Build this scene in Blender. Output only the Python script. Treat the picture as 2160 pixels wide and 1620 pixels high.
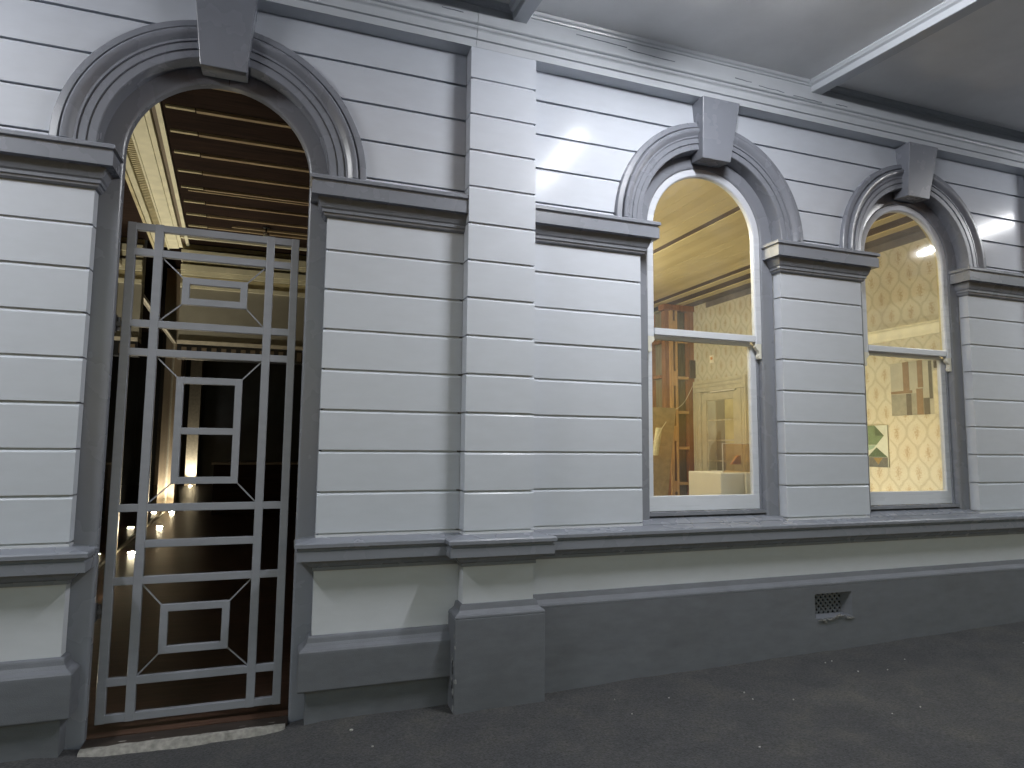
import bpy, bmesh, math, random
from mathutils import Vector, Matrix, noise
random.seed(7)
for o in list(bpy.data.objects): bpy.data.objects.remove(o)
S = bpy.context.scene
COL = S.collection
PI = math.pi

# ------------------------------------------------------------------ camera
cam_d = bpy.data.cameras.new('camera'); cam = bpy.data.objects.new('camera', cam_d); COL.objects.link(cam)
RIGHT = Vector((0.942796, -0.333228, 0.009699)); DOWN = Vector((0.040594, 0.085878, -0.995478)); FWD = Vector((0.330888, 0.938927, 0.094493))
M = Matrix((RIGHT, -DOWN, -FWD)).transposed().to_4x4()
M.translation = Vector((0.02948, -3.60996, 1.41681))
cam.matrix_world = M
cam_d.sensor_fit = 'HORIZONTAL'; cam_d.sensor_width = 36.0; cam_d.lens = 1363.2 / 2160 * 36
cam_d.clip_start = 0.05; cam_d.clip_end = 400
S.camera = cam
# ------------------------------------------------------------------ world: night sky
W = bpy.data.worlds.new('World'); S.world = W; W.use_nodes = True
wn = W.node_tree; wn.nodes.clear()
sky = wn.nodes.new('ShaderNodeTexSky'); sky.sky_type = 'NISHITA'; sky.sun_disc = False
sky.sun_elevation = math.radians(2); sky.sun_rotation = math.radians(0); sky.ozone_density = 1.35; sky.dust_density = 0.3
bg = wn.nodes.new('ShaderNodeBackground'); bg.inputs['Strength'].default_value = 0.115
wo = wn.nodes.new('ShaderNodeOutputWorld')
wn.links.new(sky.outputs[0], bg.inputs[0]); wn.links.new(bg.outputs[0], wo.inputs[0])
S.view_settings.view_transform = 'Standard'; S.view_settings.look = 'None'
S.view_settings.exposure = 1.75; S.view_settings.gamma = 1.0; S.view_settings.use_curve_mapping = False
# light levels (the second room bulb is an added fill)
VERANDAH_LAMP = 76.0      # radiance of the tube lamps under the verandah
ROOM_LAMP = 23.0         # watts of the work lamp on the room floor
ROOM_BULB = 66.0          # watts of the bare bulb under the room ceiling
HALL_SPOT = 34.0          # watts of each floor uplight in the hall

# ------------------------------------------------------------------ materials
def nodes(name):
    m = bpy.data.materials.new(name); m.use_nodes = True
    t = m.node_tree; return m, t, t.nodes['Principled BSDF']
def N(t, kind, **kw):
    n = t.nodes.new(kind)
    for k, v in kw.items():
        if k in n.inputs.keys(): n.inputs[k].default_value = v
        else: setattr(n, k, v)
    return n
def ramp(t, src, stops):
    r = t.nodes.new('ShaderNodeValToRGB'); e = r.color_ramp.elements
    while len(e) < len(stops): e.new(0.5)
    for i, (p, c) in enumerate(stops):
        e[i].position = p; e[i].color = (*c, 1)
    t.links.new(src, r.inputs[0]); return r
def coords(t, scale=(1, 1, 1)):
    c = t.nodes.new('ShaderNodeNewGeometry'); mp = t.nodes.new('ShaderNodeMapping'); mp.inputs['Scale'].default_value = scale
    t.links.new(c.outputs['Position'], mp.inputs[0]); return mp.outputs[0]
def lerp3(a, b, f): return tuple(x + (y - x) * f for x, y in zip(a, b))
def paint(name, col, rough=0.3, var=0.10, grain=0.25, scale=(3, 3, 9), streak=(2.0, 14, 26), spec=0.5, dirt=0.0, bump=0.014):
    m, t, b = nodes(name)
    n1 = N(t, 'ShaderNodeTexNoise', Scale=2.2, Detail=6.0, Roughness=0.6); t.links.new(coords(t, scale), n1.inputs['Vector'])
    r = ramp(t, n1.outputs['Fac'], [(0.25, tuple(c * (1 - var) for c in col)), (0.55, col), (0.85, tuple(min(1, c * (1 + var)) for c in col))])
    out = r.outputs[0]
    if dirt:
        n4 = N(t, 'ShaderNodeTexNoise', Scale=1.3, Detail=9.0, Roughness=0.72); t.links.new(coords(t, (1, 1, 1.6)), n4.inputs['Vector'])
        r4 = ramp(t, n4.outputs['Fac'], [(0.48, (0, 0, 0)), (0.72, (1, 1, 1))])
        mx = N(t, 'ShaderNodeMixRGB', blend_type='MULTIPLY'); mx.inputs[0].default_value = dirt
        ml = N(t, 'ShaderNodeMath', operation='MULTIPLY'); ml.inputs[1].default_value = dirt
        t.links.new(r4.outputs[0], ml.inputs[0]); t.links.new(ml.outputs[0], mx.inputs[0])
        t.links.new(out, mx.inputs[1]); mx.inputs[2].default_value = (0.55, 0.52, 0.47, 1); out = mx.outputs[0]
    t.links.new(out, b.inputs['Base Color'])
    n2 = N(t, 'ShaderNodeTexNoise', Scale=1.0, Detail=3.0); t.links.new(coords(t, streak), n2.inputs['Vector'])
    n3 = N(t, 'ShaderNodeTexNoise', Scale=260.0, Detail=2.0); t.links.new(coords(t), n3.inputs['Vector'])
    ad = N(t, 'ShaderNodeMath', operation='MULTIPLY_ADD'); ad.inputs[1].default_value = grain
    t.links.new(n3.outputs['Fac'], ad.inputs[0]); t.links.new(n2.outputs['Fac'], ad.inputs[2])
    bp = N(t, 'ShaderNodeBump', Strength=bump, Distance=0.006); t.links.new(ad.outputs[0], bp.inputs['Height'])
    t.links.new(bp.outputs[0], b.inputs['Normal'])
    rr = ramp(t, n2.outputs['Fac'], [(0.3, (rough * 0.94,) * 3), (0.7, (min(1, rough * 1.07),) * 3)])
    t.links.new(rr.outputs[0], b.inputs['Roughness'])
    b.inputs['Specular IOR Level'].default_value = spec
    return m
def plain(name, col, rough=0.5, metal=0.0, var=0.15, ns=14.0, bump=0.1):
    m, t, b = nodes(name)
    n = N(t, 'ShaderNodeTexNoise', Scale=ns, Detail=5.0); t.links.new(coords(t), n.inputs['Vector'])
    r = ramp(t, n.outputs['Fac'], [(0.3, tuple(c * (1 - var) for c in col)), (0.7, tuple(min(1, c * (1 + var)) for c in col))])
    t.links.new(r.outputs[0], b.inputs['Base Color'])
    b.inputs['Roughness'].default_value = rough; b.inputs['Metallic'].default_value = metal
    bp = N(t, 'ShaderNodeBump', Strength=bump, Distance=0.004); t.links.new(n.outputs['Fac'], bp.inputs['Height']); t.links.new(bp.outputs[0], b.inputs['Normal'])
    return m
def wood(name, c0, c1, rough=0.55, scale=(1, 1, 1), axis='z', spec=0.4):
    m, t, b = nodes(name)
    sc = {'x': (2, 26, 26), 'y': (26, 2, 26), 'z': (26, 26, 2)}[axis]
    n = N(t, 'ShaderNodeTexNoise', Scale=1.0, Detail=8.0, Roughness=0.65, Distortion=0.6); t.links.new(coords(t, sc), n.inputs['Vector'])
    r = ramp(t, n.outputs['Fac'], [(0.3, c0), (0.68, c1)])
    n2 = N(t, 'ShaderNodeTexNoise', Scale=1.7, Detail=3.0); t.links.new(coords(t), n2.inputs['Vector'])
    mx = N(t, 'ShaderNodeMixRGB', blend_type='MULTIPLY'); mx.inputs[0].default_value = 0.6
    r2 = ramp(t, n2.outputs['Fac'], [(0.3, (0.55, 0.5, 0.45)), (0.7, (1, 1, 1))])
    t.links.new(r.outputs[0], mx.inputs[1]); t.links.new(r2.outputs[0], mx.inputs[2]); t.links.new(mx.outputs[0], b.inputs['Base Color'])
    b.inputs['Roughness'].default_value = rough; b.inputs['Specular IOR Level'].default_value = spec
    bp = N(t, 'ShaderNodeBump', Strength=0.2, Distance=0.003); t.links.new(n.outputs['Fac'], bp.inputs['Height']); t.links.new(bp.outputs[0], b.inputs['Normal'])
    return m
def emit(name, col, s):
    m, t, b = nodes(name)
    b.inputs['Base Color'].default_value = (*col, 1)
    b.inputs['Emission Color'].default_value = (*col, 1); b.inputs['Emission Strength'].default_value = s
    return m
def glass(name, refl=1.0, dust=0.02, tint=(0.97, 0.98, 0.97), rough=0.0):
    m, t, b = nodes(name); t.nodes.remove(b)
    tr = N(t, 'ShaderNodeBsdfTransparent'); tr.inputs[0].default_value = (*tint, 1)
    gl = N(t, 'ShaderNodeBsdfGlossy'); gl.inputs['Roughness'].default_value = rough
    df = N(t, 'ShaderNodeBsdfDiffuse'); df.inputs[0].default_value = (0.6, 0.6, 0.58, 1)
    lw = N(t, 'ShaderNodeLayerWeight')
    pw = N(t, 'ShaderNodeMath', operation='POWER'); pw.inputs[1].default_value = 5.0; t.links.new(lw.outputs['Facing'], pw.inputs[0])
    ml = N(t, 'ShaderNodeMath', operation='MULTIPLY_ADD', use_clamp=True); ml.inputs[1].default_value = 0.96 * refl; ml.inputs[2].default_value = 0.04 * refl
    t.links.new(pw.outputs[0], ml.inputs[0])
    ns = N(t, 'ShaderNodeTexNoise', Scale=3.0, Detail=6.0); t.links.new(coords(t), ns.inputs['Vector'])
    rd = ramp(t, ns.outputs['Fac'], [(0.35, (dust * 0.3,) * 3), (0.75, (dust * 1.8,) * 3)])
    m1 = N(t, 'ShaderNodeMixShader'); m2 = N(t, 'ShaderNodeMixShader')
    t.links.new(rd.outputs[0], m1.inputs[0]); t.links.new(tr.outputs[0], m1.inputs[1]); t.links.new(df.outputs[0], m1.inputs[2])
    t.links.new(ml.outputs[0], m2.inputs[0]); t.links.new(m1.outputs[0], m2.inputs[1]); t.links.new(gl.outputs[0], m2.inputs[2])
    t.links.new(m2.outputs[0], t.nodes['Material Output'].inputs[0])
    return m

LIGHT = paint('light_grey_paint', (0.488, 0.518, 0.578), rough=0.19, var=0.045, spec=0.075)
FRIEZE = paint('frieze_paint', (0.47, 0.495, 0.535), rough=0.3, var=0.06)
TRIM = paint('dark_grey_paint', (0.195, 0.208, 0.243), rough=0.27, var=0.03, spec=0.38, scale=(2, 2, 2), streak=(5, 5, 5), grain=0.08, bump=0.008)
HORN = plain('cream_sash_paint', (0.66, 0.65, 0.58), 0.35, var=0.05)
SASH = paint('white_sash_paint', (0.57, 0.60, 0.665), rough=0.28, var=0.04)
DADO = paint('dado_paint', (0.53, 0.55, 0.60), rough=0.5, var=0.05, dirt=0.08, grain=0.6)
BASE = paint('base_render_paint', (0.128, 0.136, 0.158), rough=0.6, var=0.14, grain=1.0, streak=(9, 9, 9), dirt=0.35, bump=0.25)
SOFFIT = paint('verandah_ceiling_paint', (0.70, 0.705, 0.715), rough=0.5, var=0.10, scale=(1.2, 1.2, 1.2))
GATE = paint('gate_paint', (0.235, 0.247, 0.285), rough=0.38, var=0.10, grain=0.5)
STEEL = plain('hinge_steel', (0.10, 0.10, 0.11), 0.45, 0.6)
PLASTER = plain('chipped_plaster', (0.42, 0.41, 0.38), 0.9, var=0.25, ns=60, bump=0.5)
CHIP = plain('rough_render', (0.23, 0.235, 0.24), 0.9, var=0.25, ns=60, bump=0.5)
CONC = plain('threshold_concrete', (0.215, 0.205, 0.188), 0.9, var=0.3, ns=40, bump=0.5)
CREAM = plain('cream_paint', (0.66, 0.62, 0.45), 0.45, var=0.10, ns=8)
CREAM2 = plain('aged_cream_paint', (0.44, 0.38, 0.22), 0.55, var=0.2, ns=8)
BEIGE = plain('beige_plaster', (0.28, 0.265, 0.215), 0.8, var=0.08, ns=5)
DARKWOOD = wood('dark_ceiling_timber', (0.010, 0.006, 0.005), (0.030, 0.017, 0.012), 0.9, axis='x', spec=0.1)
BATTEN = wood('batten_timber', (0.17, 0.11, 0.06), (0.36, 0.28, 0.16), 0.6, axis='x')
FLOORWOOD = wood('hall_floor_timber', (0.042, 0.023, 0.017), (0.112, 0.064, 0.046), 0.34, axis='x')
DARKWALL = plain('brown_wall', (0.15, 0.115, 0.08), 0.6, var=0.15, ns=3)
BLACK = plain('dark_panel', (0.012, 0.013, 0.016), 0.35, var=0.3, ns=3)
POSTC = plain('cream_post', (0.55, 0.50, 0.40), 0.4)
STUD = wood('stud_timber', (0.42, 0.22, 0.085), (0.66, 0.42, 0.19), 0.7, axis='z')
STUDRED = wood('old_stud_timber', (0.20, 0.075, 0.03), (0.36, 0.16, 0.07), 0.75, axis='z')
NOGGIN = wood('noggin_timber', (0.45, 0.26, 0.11), (0.68, 0.46, 0.23), 0.7, axis='x')
OLDWOOD = wood('dark_old_timber', (0.055, 0.030, 0.022), (0.12, 0.07, 0.05), 0.8, axis='z')
LINING = wood('grey_lining', (0.16, 0.12, 0.075), (0.27, 0.22, 0.14), 0.85, axis='z')
CEILB = plain('room_ceiling_paint', (0.56, 0.47, 0.25), 0.5, var=0.06, ns=2.5)
CEILB2 = plain('room_ceiling_paint_aged', (0.51, 0.42, 0.215), 0.5, var=0.07, ns=2.5)
GAPWOOD = wood('bare_ceiling_timber', (0.07, 0.045, 0.03), (0.14, 0.095, 0.065), 0.8, axis='y')
GREYBAND = plain('bare_grey_plaster', (0.15, 0.13, 0.115), 0.9, var=0.3, ns=5)
DOORP = plain('door_cream_paint', (0.50, 0.455, 0.33), 0.5, var=0.08, ns=9)
CARD = plain('white_board', (0.78, 0.74, 0.64), 0.3, var=0.02, bump=0.0)
TANB = plain('brown_board', (0.26, 0.19, 0.10), 0.8, var=0.15)
INSUL = plain('pale_batting', (0.52, 0.50, 0.34), 0.95, var=0.15, ns=30)
CABLE = plain('pale_cable', (0.6, 0.55, 0.42), 0.6)
GLASS = glass('window_glass', 1.0, 0.034, rough=0.06)
HGLASS = glass('partition_glass', 1.3, 0.015, (0.55, 0.53, 0.5))
LAMPM = emit('opal_lamp', (0.97, 0.98, 1.0), VERANDAH_LAMP)
LAMPBASE = plain('lamp_base_metal', (0.35, 0.35, 0.36), 0.4, 0.4)
UPL = emit('uplight_lens', (1.0, 0.86, 0.58), 60.0)
BULB = emit('bulb_glow', (1.0, 0.80, 0.5), 30.0)
PLATE = plain('plate_plastic', (0.8, 0.74, 0.6), 0.3, bump=0.0)
BRASS = plain('orange_plastic', (0.6, 0.28, 0.07), 0.4, bump=0.0)

def asphalt():
    m, t, b = nodes('asphalt')
    v = coords(t)
    n1 = N(t, 'ShaderNodeTexNoise', Scale=3.6, Detail=12.0, Roughness=0.74); t.links.new(v, n1.inputs['Vector'])
    n2 = N(t, 'ShaderNodeTexNoise', Scale=75.0, Detail=6.0, Roughness=0.75); t.links.new(v, n2.inputs['Vector'])
    vo = N(t, 'ShaderNodeTexVoronoi', Scale=120.0); t.links.new(v, vo.inputs['Vector'])
    r1 = ramp(t, n1.outputs['Fac'], [(0.30, (0.038, 0.039, 0.042)), (0.50, (0.051, 0.051, 0.053)), (0.66, (0.068, 0.066, 0.061)), (0.85, (0.088, 0.084, 0.076))])
    r2 = ramp(t, n2.outputs['Fac'], [(0.34, (0.45, 0.45, 0.45)), (0.66, (1.5, 1.5, 1.5))])
    mx = N(t, 'ShaderNodeMixRGB', blend_type='MULTIPLY'); mx.inputs[0].default_value = 0.9
    t.links.new(r1.outputs[0], mx.inputs[1]); t.links.new(r2.outputs[0], mx.inputs[2]); t.links.new(mx.outputs[0], b.inputs['Base Color'])
    b.inputs['Roughness'].default_value = 0.82; b.inputs['Specular IOR Level'].default_value = 0.35
    ad = N(t, 'ShaderNodeMath', operation='MULTIPLY_ADD'); ad.inputs[1].default_value = 0.7
    t.links.new(n2.outputs['Fac'], ad.inputs[0]); t.links.new(vo.outputs['Distance'], ad.inputs[2])
    bp = N(t, 'ShaderNodeBump', Strength=0.55, Distance=0.006); t.links.new(ad.outputs[0], bp.inputs['Height']); t.links.new(bp.outputs[0], b.inputs['Normal'])
    return m
ASPHALT = asphalt()

def wallpaper():
    m, t, b = nodes('damask_wallpaper')
    g = t.nodes.new('ShaderNodeNewGeometry'); sp = t.nodes.new('ShaderNodeSeparateXYZ'); t.links.new(g.outputs['Position'], sp.inputs[0])
    def mth(op, a, bb=None, c=None):
        n = t.nodes.new('ShaderNodeMath'); n.operation = op
        for i, x in enumerate((a, bb, c)):
            if x is None: continue
            if isinstance(x, (int, float)): n.inputs[i].default_value = x
            else: t.links.new(x, n.inputs[i])
        return n.outputs[0]
    nz = N(t, 'ShaderNodeTexNoise', Scale=22.0, Detail=3.0); t.links.new(g.outputs['Position'], nz.inputs['Vector'])
    wob = mth('MULTIPLY', mth('SUBTRACT', nz.outputs['Fac'], 0.5), 0.10)
    u = mth('ADD', mth('DIVIDE', sp.outputs['Y'], 0.255), wob)
    v = mth('ADD', mth('DIVIDE', sp.outputs['Z'], 0.46), wob)
    w = mth('ADD', v, mth('MULTIPLY', mth('SINE', mth('MULTIPLY', v, 4 * PI)), -0.075))
    a = mth('ABSOLUTE', mth('SUBTRACT', mth('FRACT', mth('ADD', u, w)), 0.5))
    c = mth('ABSOLUTE', mth('SUBTRACT', mth('FRACT', mth('SUBTRACT', u, w)), 0.5))
    mx = mth('MAXIMUM', a, c)                      # 0.5 on the trellis lines
    mn = mth('MAXIMUM', a, c)
    band = mth('SMOOTH_MIN', 1.0, mth('MULTIPLY', mth('MAXIMUM', mth('SUBTRACT', mx, 0.40), 0.0), 11.0), 0.1)
    fl = N(t, 'ShaderNodeTexNoise', Scale=55.0, Detail=3.0, Roughness=0.7); t.links.new(g.outputs['Position'], fl.inputs['Vector'])
    rad = mth('MAXIMUM', mth('SUBTRACT', 0.30, mn), 0.0)
    mot = mth('MINIMUM', mth('MULTIPLY', mth('MAXIMUM', mth('SUBTRACT', mth('ADD', mth('MULTIPLY', rad, 1.5), mth('MULTIPLY', fl.outputs['Fac'], 1.5)), 0.98), 0.0), 5.0), 1.0)
    base = N(t, 'ShaderNodeMixRGB'); base.inputs[1].default_value = (0.56, 0.52, 0.40, 1); base.inputs[2].default_value = (0.40, 0.38, 0.28, 1)
    t.links.new(mth('MULTIPLY', band, 0.75), base.inputs[0])
    m2 = N(t, 'ShaderNodeMixRGB'); m2.inputs[2].default_value = (0.37, 0.29, 0.17, 1); t.links.new(base.outputs[0], m2.inputs[1]); t.links.new(mth('MULTIPLY', mot, 0.85), m2.inputs[0])
    st = N(t, 'ShaderNodeTexNoise', Scale=1.6, Detail=5.0); t.links.new(g.outputs['Position'], st.inputs['Vector'])
    rs = ramp(t, st.outputs['Fac'], [(0.35, (0.78, 0.73, 0.66)), (0.6, (1, 1, 1))])
    m3 = N(t, 'ShaderNodeMixRGB', blend_type='MULTIPLY'); m3.inputs[0].default_value = 0.6
    t.links.new(m2.outputs[0], m3.inputs[1]); t.links.new(rs.outputs[0], m3.inputs[2]); t.links.new(m3.outputs[0], b.inputs['Base Color'])
    b.inputs['Roughness'].default_value = 0.75
    return m
WALLPAPER = wallpaper()

# ------------------------------------------------------------------ mesh helpers
class MB:
    def __init__(s): s.v = []; s.f = []
    def add(s, vs, fs):
        o = len(s.v); s.v += [tuple(v) for v in vs]; s.f += [tuple(i + o for i in f) for f in fs]; return s
    def box(s, x0, x1, y0, y1, z0, z1):
        vs = [(x, y, z) for x in (x0, x1) for y in (y0, y1) for z in (z0, z1)]
        return s.add(vs, [(0, 1, 3, 2), (4, 6, 7, 5), (0, 4, 5, 1), (2, 3, 7, 6), (0, 2, 6, 4), (1, 5, 7, 3)])
    def bar(s, p, q, w, d, up=(0, 1, 0)):
        p = Vector(p); q = Vector(q); ax = (q - p).normalized(); u = Vector(up); u = (u - ax * u.dot(ax)).normalized(); sd = ax.cross(u)
        vs = [e + sd * (w / 2) * i + u * (d / 2) * j for e in (p, q) for i, j in ((-1, -1), (1, -1), (1, 1), (-1, 1))]
        return s.add(vs, [(3, 2, 1, 0), (4, 5, 6, 7), (0, 1, 5, 4), (1, 2, 6, 5), (2, 3, 7, 6), (3, 0, 4, 7)])
    def prism(s, poly, f, a, b):                    # poly in 2d, f(u, v, depth) -> 3d
        n = len(poly); vs = [f(u, v, a) for u, v in poly] + [f(u, v, b) for u, v in poly]
        return s.add(vs, [tuple(range(n))[::-1], tuple(range(n, 2 * n))] + [(i, (i + 1) % n, n + (i + 1) % n, n + i) for i in range(n)])
    def rings(s, rs, closed=True, caps=True):       # list of point rings -> skin
        n = len(rs[0]); o = len(s.v)
        for r in rs: s.v += [tuple(p) for p in r]
        for k in range(len(rs) - 1):
            for i in range(n if closed else n - 1):
                j = (i + 1) % n
                s.f.append((o + k * n + i, o + k * n + j, o + (k + 1) * n + j, o + (k + 1) * n + i))
        if caps and closed:
            s.f.append(tuple(o + i for i in range(n))[::-1]); s.f.append(tuple(o + (len(rs) - 1) * n + i for i in range(n)))
        return s
    def lathe(s, prof, c, n=24):
        return s.rings([[(c[0] + r * math.cos(2 * PI * i / n), c[1] + r * math.sin(2 * PI * i / n), c[2] + z) for i in range(n)] for r, z in prof])
    def build(s, name, mat, parent=None, smooth=False, bevel=0.0, angle=40):
        me = bpy.data.meshes.new(name); me.from_pydata(s.v, [], s.f)
        bm = bmesh.new(); bm.from_mesh(me); bmesh.ops.recalc_face_normals(bm, faces=bm.faces); bm.to_mesh(me); bm.free()
        o = bpy.data.objects.new(name, me); COL.objects.link(o)
        if mat: me.materials.append(mat)
        if parent: o.parent = parent
        if bevel:
            md = o.modifiers.new('bevel', 'BEVEL'); md.width = bevel; md.segments = 2; md.limit_method = 'ANGLE'; md.angle_limit = math.radians(35)
        if smooth:
            me.polygons.foreach_set('use_smooth', [True] * len(me.polygons))
            me.set_sharp_from_angle(angle=math.radians(angle))
        return o
def thing(name, label, cat, group=None, loc=(0, 0, 0)):
    o = bpy.data.objects.new(name, None); COL.objects.link(o); o.location = loc; o.empty_display_size = 0.2
    o['label'] = label; o['category'] = cat
    if group: o['group'] = group
    return o
def tag(o, label, cat, group=None):
    o['label'] = label; o['category'] = cat
    if group: o['group'] = group
    return o
def structure(o, kind='structure'):
    o['kind'] = kind; return o
def plan_sweep(path, prof, caps=True):
    """profile (y outward negative, z) swept along a plan polyline with mitred corners (outside on the right-hand side)"""
    P = [Vector((p[0], p[1], 0)) for p in path]; mb = MB(); rs = []
    for i, p in enumerate(P):
        ns = []
        if i > 0: d = (P[i] - P[i - 1]).normalized(); ns.append(Vector((d.y, -d.x, 0)))
        if i < len(P) - 1: d = (P[i + 1] - P[i]).normalized(); ns.append(Vector((d.y, -d.x, 0)))
        if len(ns) == 2:
            b = ns[0] + ns[1]; nn = b / (b.dot(ns[0]))
        else: nn = ns[0]
        rs.append([(p.x - nn.x * y, p.y - nn.y * y, z) for y, z in prof])
    mb.rings(rs, closed=True, caps=caps); return mb
def arch_path_sweep(cx, zs, prof, zb=None, n=40, a0=0.0, a1=PI, ztail=None):
    """profile (r, y) swept round an arch, with straight legs to zb"""
    rs = []
    if zb is not None: rs.append([(cx + r, y, zb) for r, y in prof])
    for i in range(n + 1):
        a = a0 + (a1 - a0) * i / n
        rs.append([(cx + r * math.cos(a), y, zs + r * math.sin(a)) for r, y in prof])
    if zb is not None: rs.append([(cx - r, y, zb) for r, y in prof])
    return MB().rings(rs, closed=True)

# ------------------------------------------------------------------ dimensions
PITCH = 0.22
def zk(k): return 1.38 + (11 - k) * PITCH
ZS = 2.885                                    # arch spring
REV = 0.075                                   # depth of the reveals
GATE_C, GATE_R = -0.343, 0.555
W1, W2, WR = 2.748, 4.627, 0.5675
PIL = (0.991, 1.404); PD = 0.103
PIL2 = (5.965, 6.378)
XL, XR = -3.4, 8.6
ZTOP = 3.80

def ground_z(x, y):
    ks = [(-9, 0.0), (-0.95, -0.004), (-0.75, -0.036), (0.05, -0.036), (0.23, -0.006), (0.9, 0.010), (1.5, 0.010), (2.3, 0.031), (3.64, 0.055), (5.6, 0.094), (14, 0.27)]
    z = ks[-1][1]
    for (x0, z0), (x1, z1) in zip(ks, ks[1:]):
        if x <= x1:
            z = z0 + (z1 - z0) * max(0, (x - x0) / (x1 - x0)); break
    lin = -0.025 + 0.0215 * max(0, x - 0.6)
    k = min(1, max(0, -y / 0.9)); z = z * (1 - k) + lin * k
    return z + 0.012 * y * 0.6

# ================================================================== GROUND
mb = MB(); nx, ny = 150, 70
xs = [-7 + 21 * i / nx for i in range(nx + 1)]
ys = [0.06 - 5.06 * (j / ny) ** 1.35 for j in range(ny + 1)]
vs = []
for y in ys:
    for x in xs:
        b = 0.010 * noise.noise((x * 1.7, y * 1.7, 0)) + 0.005 * noise.noise((x * 6, y * 6, 3)) + 0.0025 * noise.noise((x * 21, y * 21, 5))
        vs.append((x, y, ground_z(x, y) + b))
mb.add(vs, [(j * (nx + 1) + i, j * (nx + 1) + i + 1, (j + 1) * (nx + 1) + i + 1, (j + 1) * (nx + 1) + i) for j in range(ny) for i in range(nx)])
structure(mb.build('pavement', ASPHALT, smooth=True, angle=80))
structure(MB().box(-60, 60, -5.18, -5.0, -0.5, -0.045).build('kerb', CONC, bevel=0.015))
structure(MB().add([(-60, -60, -0.19), (60, -60, -0.19), (60, -5.18, -0.19), (-60, -5.18, -0.19)], [(0, 1, 2, 3)]).build('road', ASPHALT))
structure(MB().add([(-60, -5, -0.4), (60, -5, -0.4), (60, 60, -0.4), (-60, 60, -0.4)], [(0, 1, 2, 3)]).build('ground', ASPHALT))

# ================================================================== BUILDING FACADE
B = thing('heritage_building', 'grey painted weatherboard building front with arched openings, dark grey mouldings and rendered base', 'building')
def sub(cx, r): return lambda z: cx
def board_poly(x0, x1, z0, z1, cuts, R):
    """outline of one board; cuts: (cx, side) side 'R' board starts at right of arch cx, 'L' board ends at left of it"""
    def cutx(z, sign):
        cx = sign[0]
        h = z - ZS
        if h <= 0: dx = R
        elif h >= R: dx = 0.0
        else: dx = math.sqrt(R * R - h * h)
        return dx
    n = 9; left = []; right = []
    zz = [z0 + (z1 - z0) * i / n for i in range(n + 1)]
    lc = cuts.get('l'); rc = cuts.get('r')
    L = [(lc + cutx(z, (lc,)), z) for z in zz] if lc is not None else [(x0, z0), (x0, z1)]
    Rr = [(rc - cutx(z, (rc,)), z) for z in zz] if rc is not None else [(x1, z0), (x1, z1)]
    return Rr, L
def board(Rr, L, y0, yd, parent, z1, ch=0.013, cs=0.0):
    """board with a bevelled upper edge; face at y0, back at y0+yd"""
    poly = Rr + L[::-1]
    zc = min(p[1] for p in poly)
    low = [(x, z if z < z1 - 1e-4 else z1 - ch) for x, z in poly]
    low = [(x, min(z, z1 - ch)) for x, z in poly]
    n = len(poly)
    j = random.uniform(-0.0012, 0.0012)
    vs = [(x, y0 + j, z) for x, z in low] + [(x, y0 + 0.009, z) for x, z in poly] + [(x, y0 + yd, z) for x, z in poly]
    fs = [tuple(range(n))[::-1], tuple(range(2 * n, 3 * n))]
    for a in (0, n):
        fs += [(a + i, a + (i + 1) % n, a + n + (i + 1) % n, a + n + i) for i in range(n)]
    return MB().add(vs, fs).build('weatherboard', LIGHT, parent)
G = 0.0043
# lower piers
piers = [(XL, GATE_C - GATE_R), (GATE_C + GATE_R, PIL[0]), (PIL[1], W1 - WR), (W1 + WR, W2 - WR), (W2 + WR, PIL2[0])]
for (a, b) in piers + [(PIL2[1], XR)]:
    for k in range(13, 5, -1):
        z0 = zk(k) + G; z1 = zk(k - 1) - G
        board([(b, z0), (b, z1)], [(a, z0), (a, z1)], 0.0, REV - 0.004, B, z1)
    # last course below the spring, hidden ends behind the imposts
    z0 = zk(5) + G
for (p0, p1) in (PIL, PIL2):
    for k in range(13, 0, -1):
        z0 = zk(k) + G; z1 = zk(k - 1) - G
        board([(p1, z0), (p1, z1)], [(p0, z0), (p0, z1)], -PD, PD - 0.004, B, z1)
spans = [(XL, GATE_C, {'r': GATE_C}), (GATE_C, PIL[0], {'l': GATE_C}), (PIL[1], W1, {'r': W1}), (W1, W2, {'l': W1, 'r': W2}), (W2, PIL2[0], {'l': W2}), (PIL2[1], XR, {})]
for (a, b, c) in spans:
    for k in range(5, 0, -1):
        z0 = zk(k) + G; z1 = zk(k - 1) - G
        Rr, L = board_poly(a, b, z0, z1, c, 0.66)
        board(Rr, L, 0.0, 0.030, B, z1)
# backing behind the board joints
mb = MB()
for (a, b) in piers + [(PIL2[1], XR)]:
    i0 = 0.016 if a > XL else 0; i1 = 0.016
    mb.box(a + i0, b - i1, 0.0110, 0.110, -0.3 if a < PIL[0] else 0.46, zk(5))
for (p0, p1) in (PIL, PIL2): mb.box(p0 + 0.014, p1 - 0.014, -PD + 0.0110, 0.10, -0.3, ZTOP)
f = lambda u, v, d: (u, d, v)
for (a, b, c) in spans:
    Rr, L = board_poly(a, b, zk(5), 4.3, c, 0.60)
    mb.prism(Rr + L[::-1], f, 0.031, 0.110)
mb.build('wall_backing', LIGHT, B)
# plain painted dado under the sill band
for (a, b) in piers + [(PIL2[1], XR)]:
    MB().box(a, b, 0.0, REV - 0.004, 0.10 if a < PIL[0] else 0.46, zk(13) - G).build('dado_panel', DADO, B)
for (p0, p1) in (PIL, PIL2):
    MB().box(p0, p1, -PD, -0.001, 0.10, zk(13) - G).build('dado_panel', DADO, B)
for wc in (W1, W2):
    MB().box(wc - WR, wc + WR, 0.0, REV, 0.46, 0.86).build('dado_panel', DADO, B)

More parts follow.
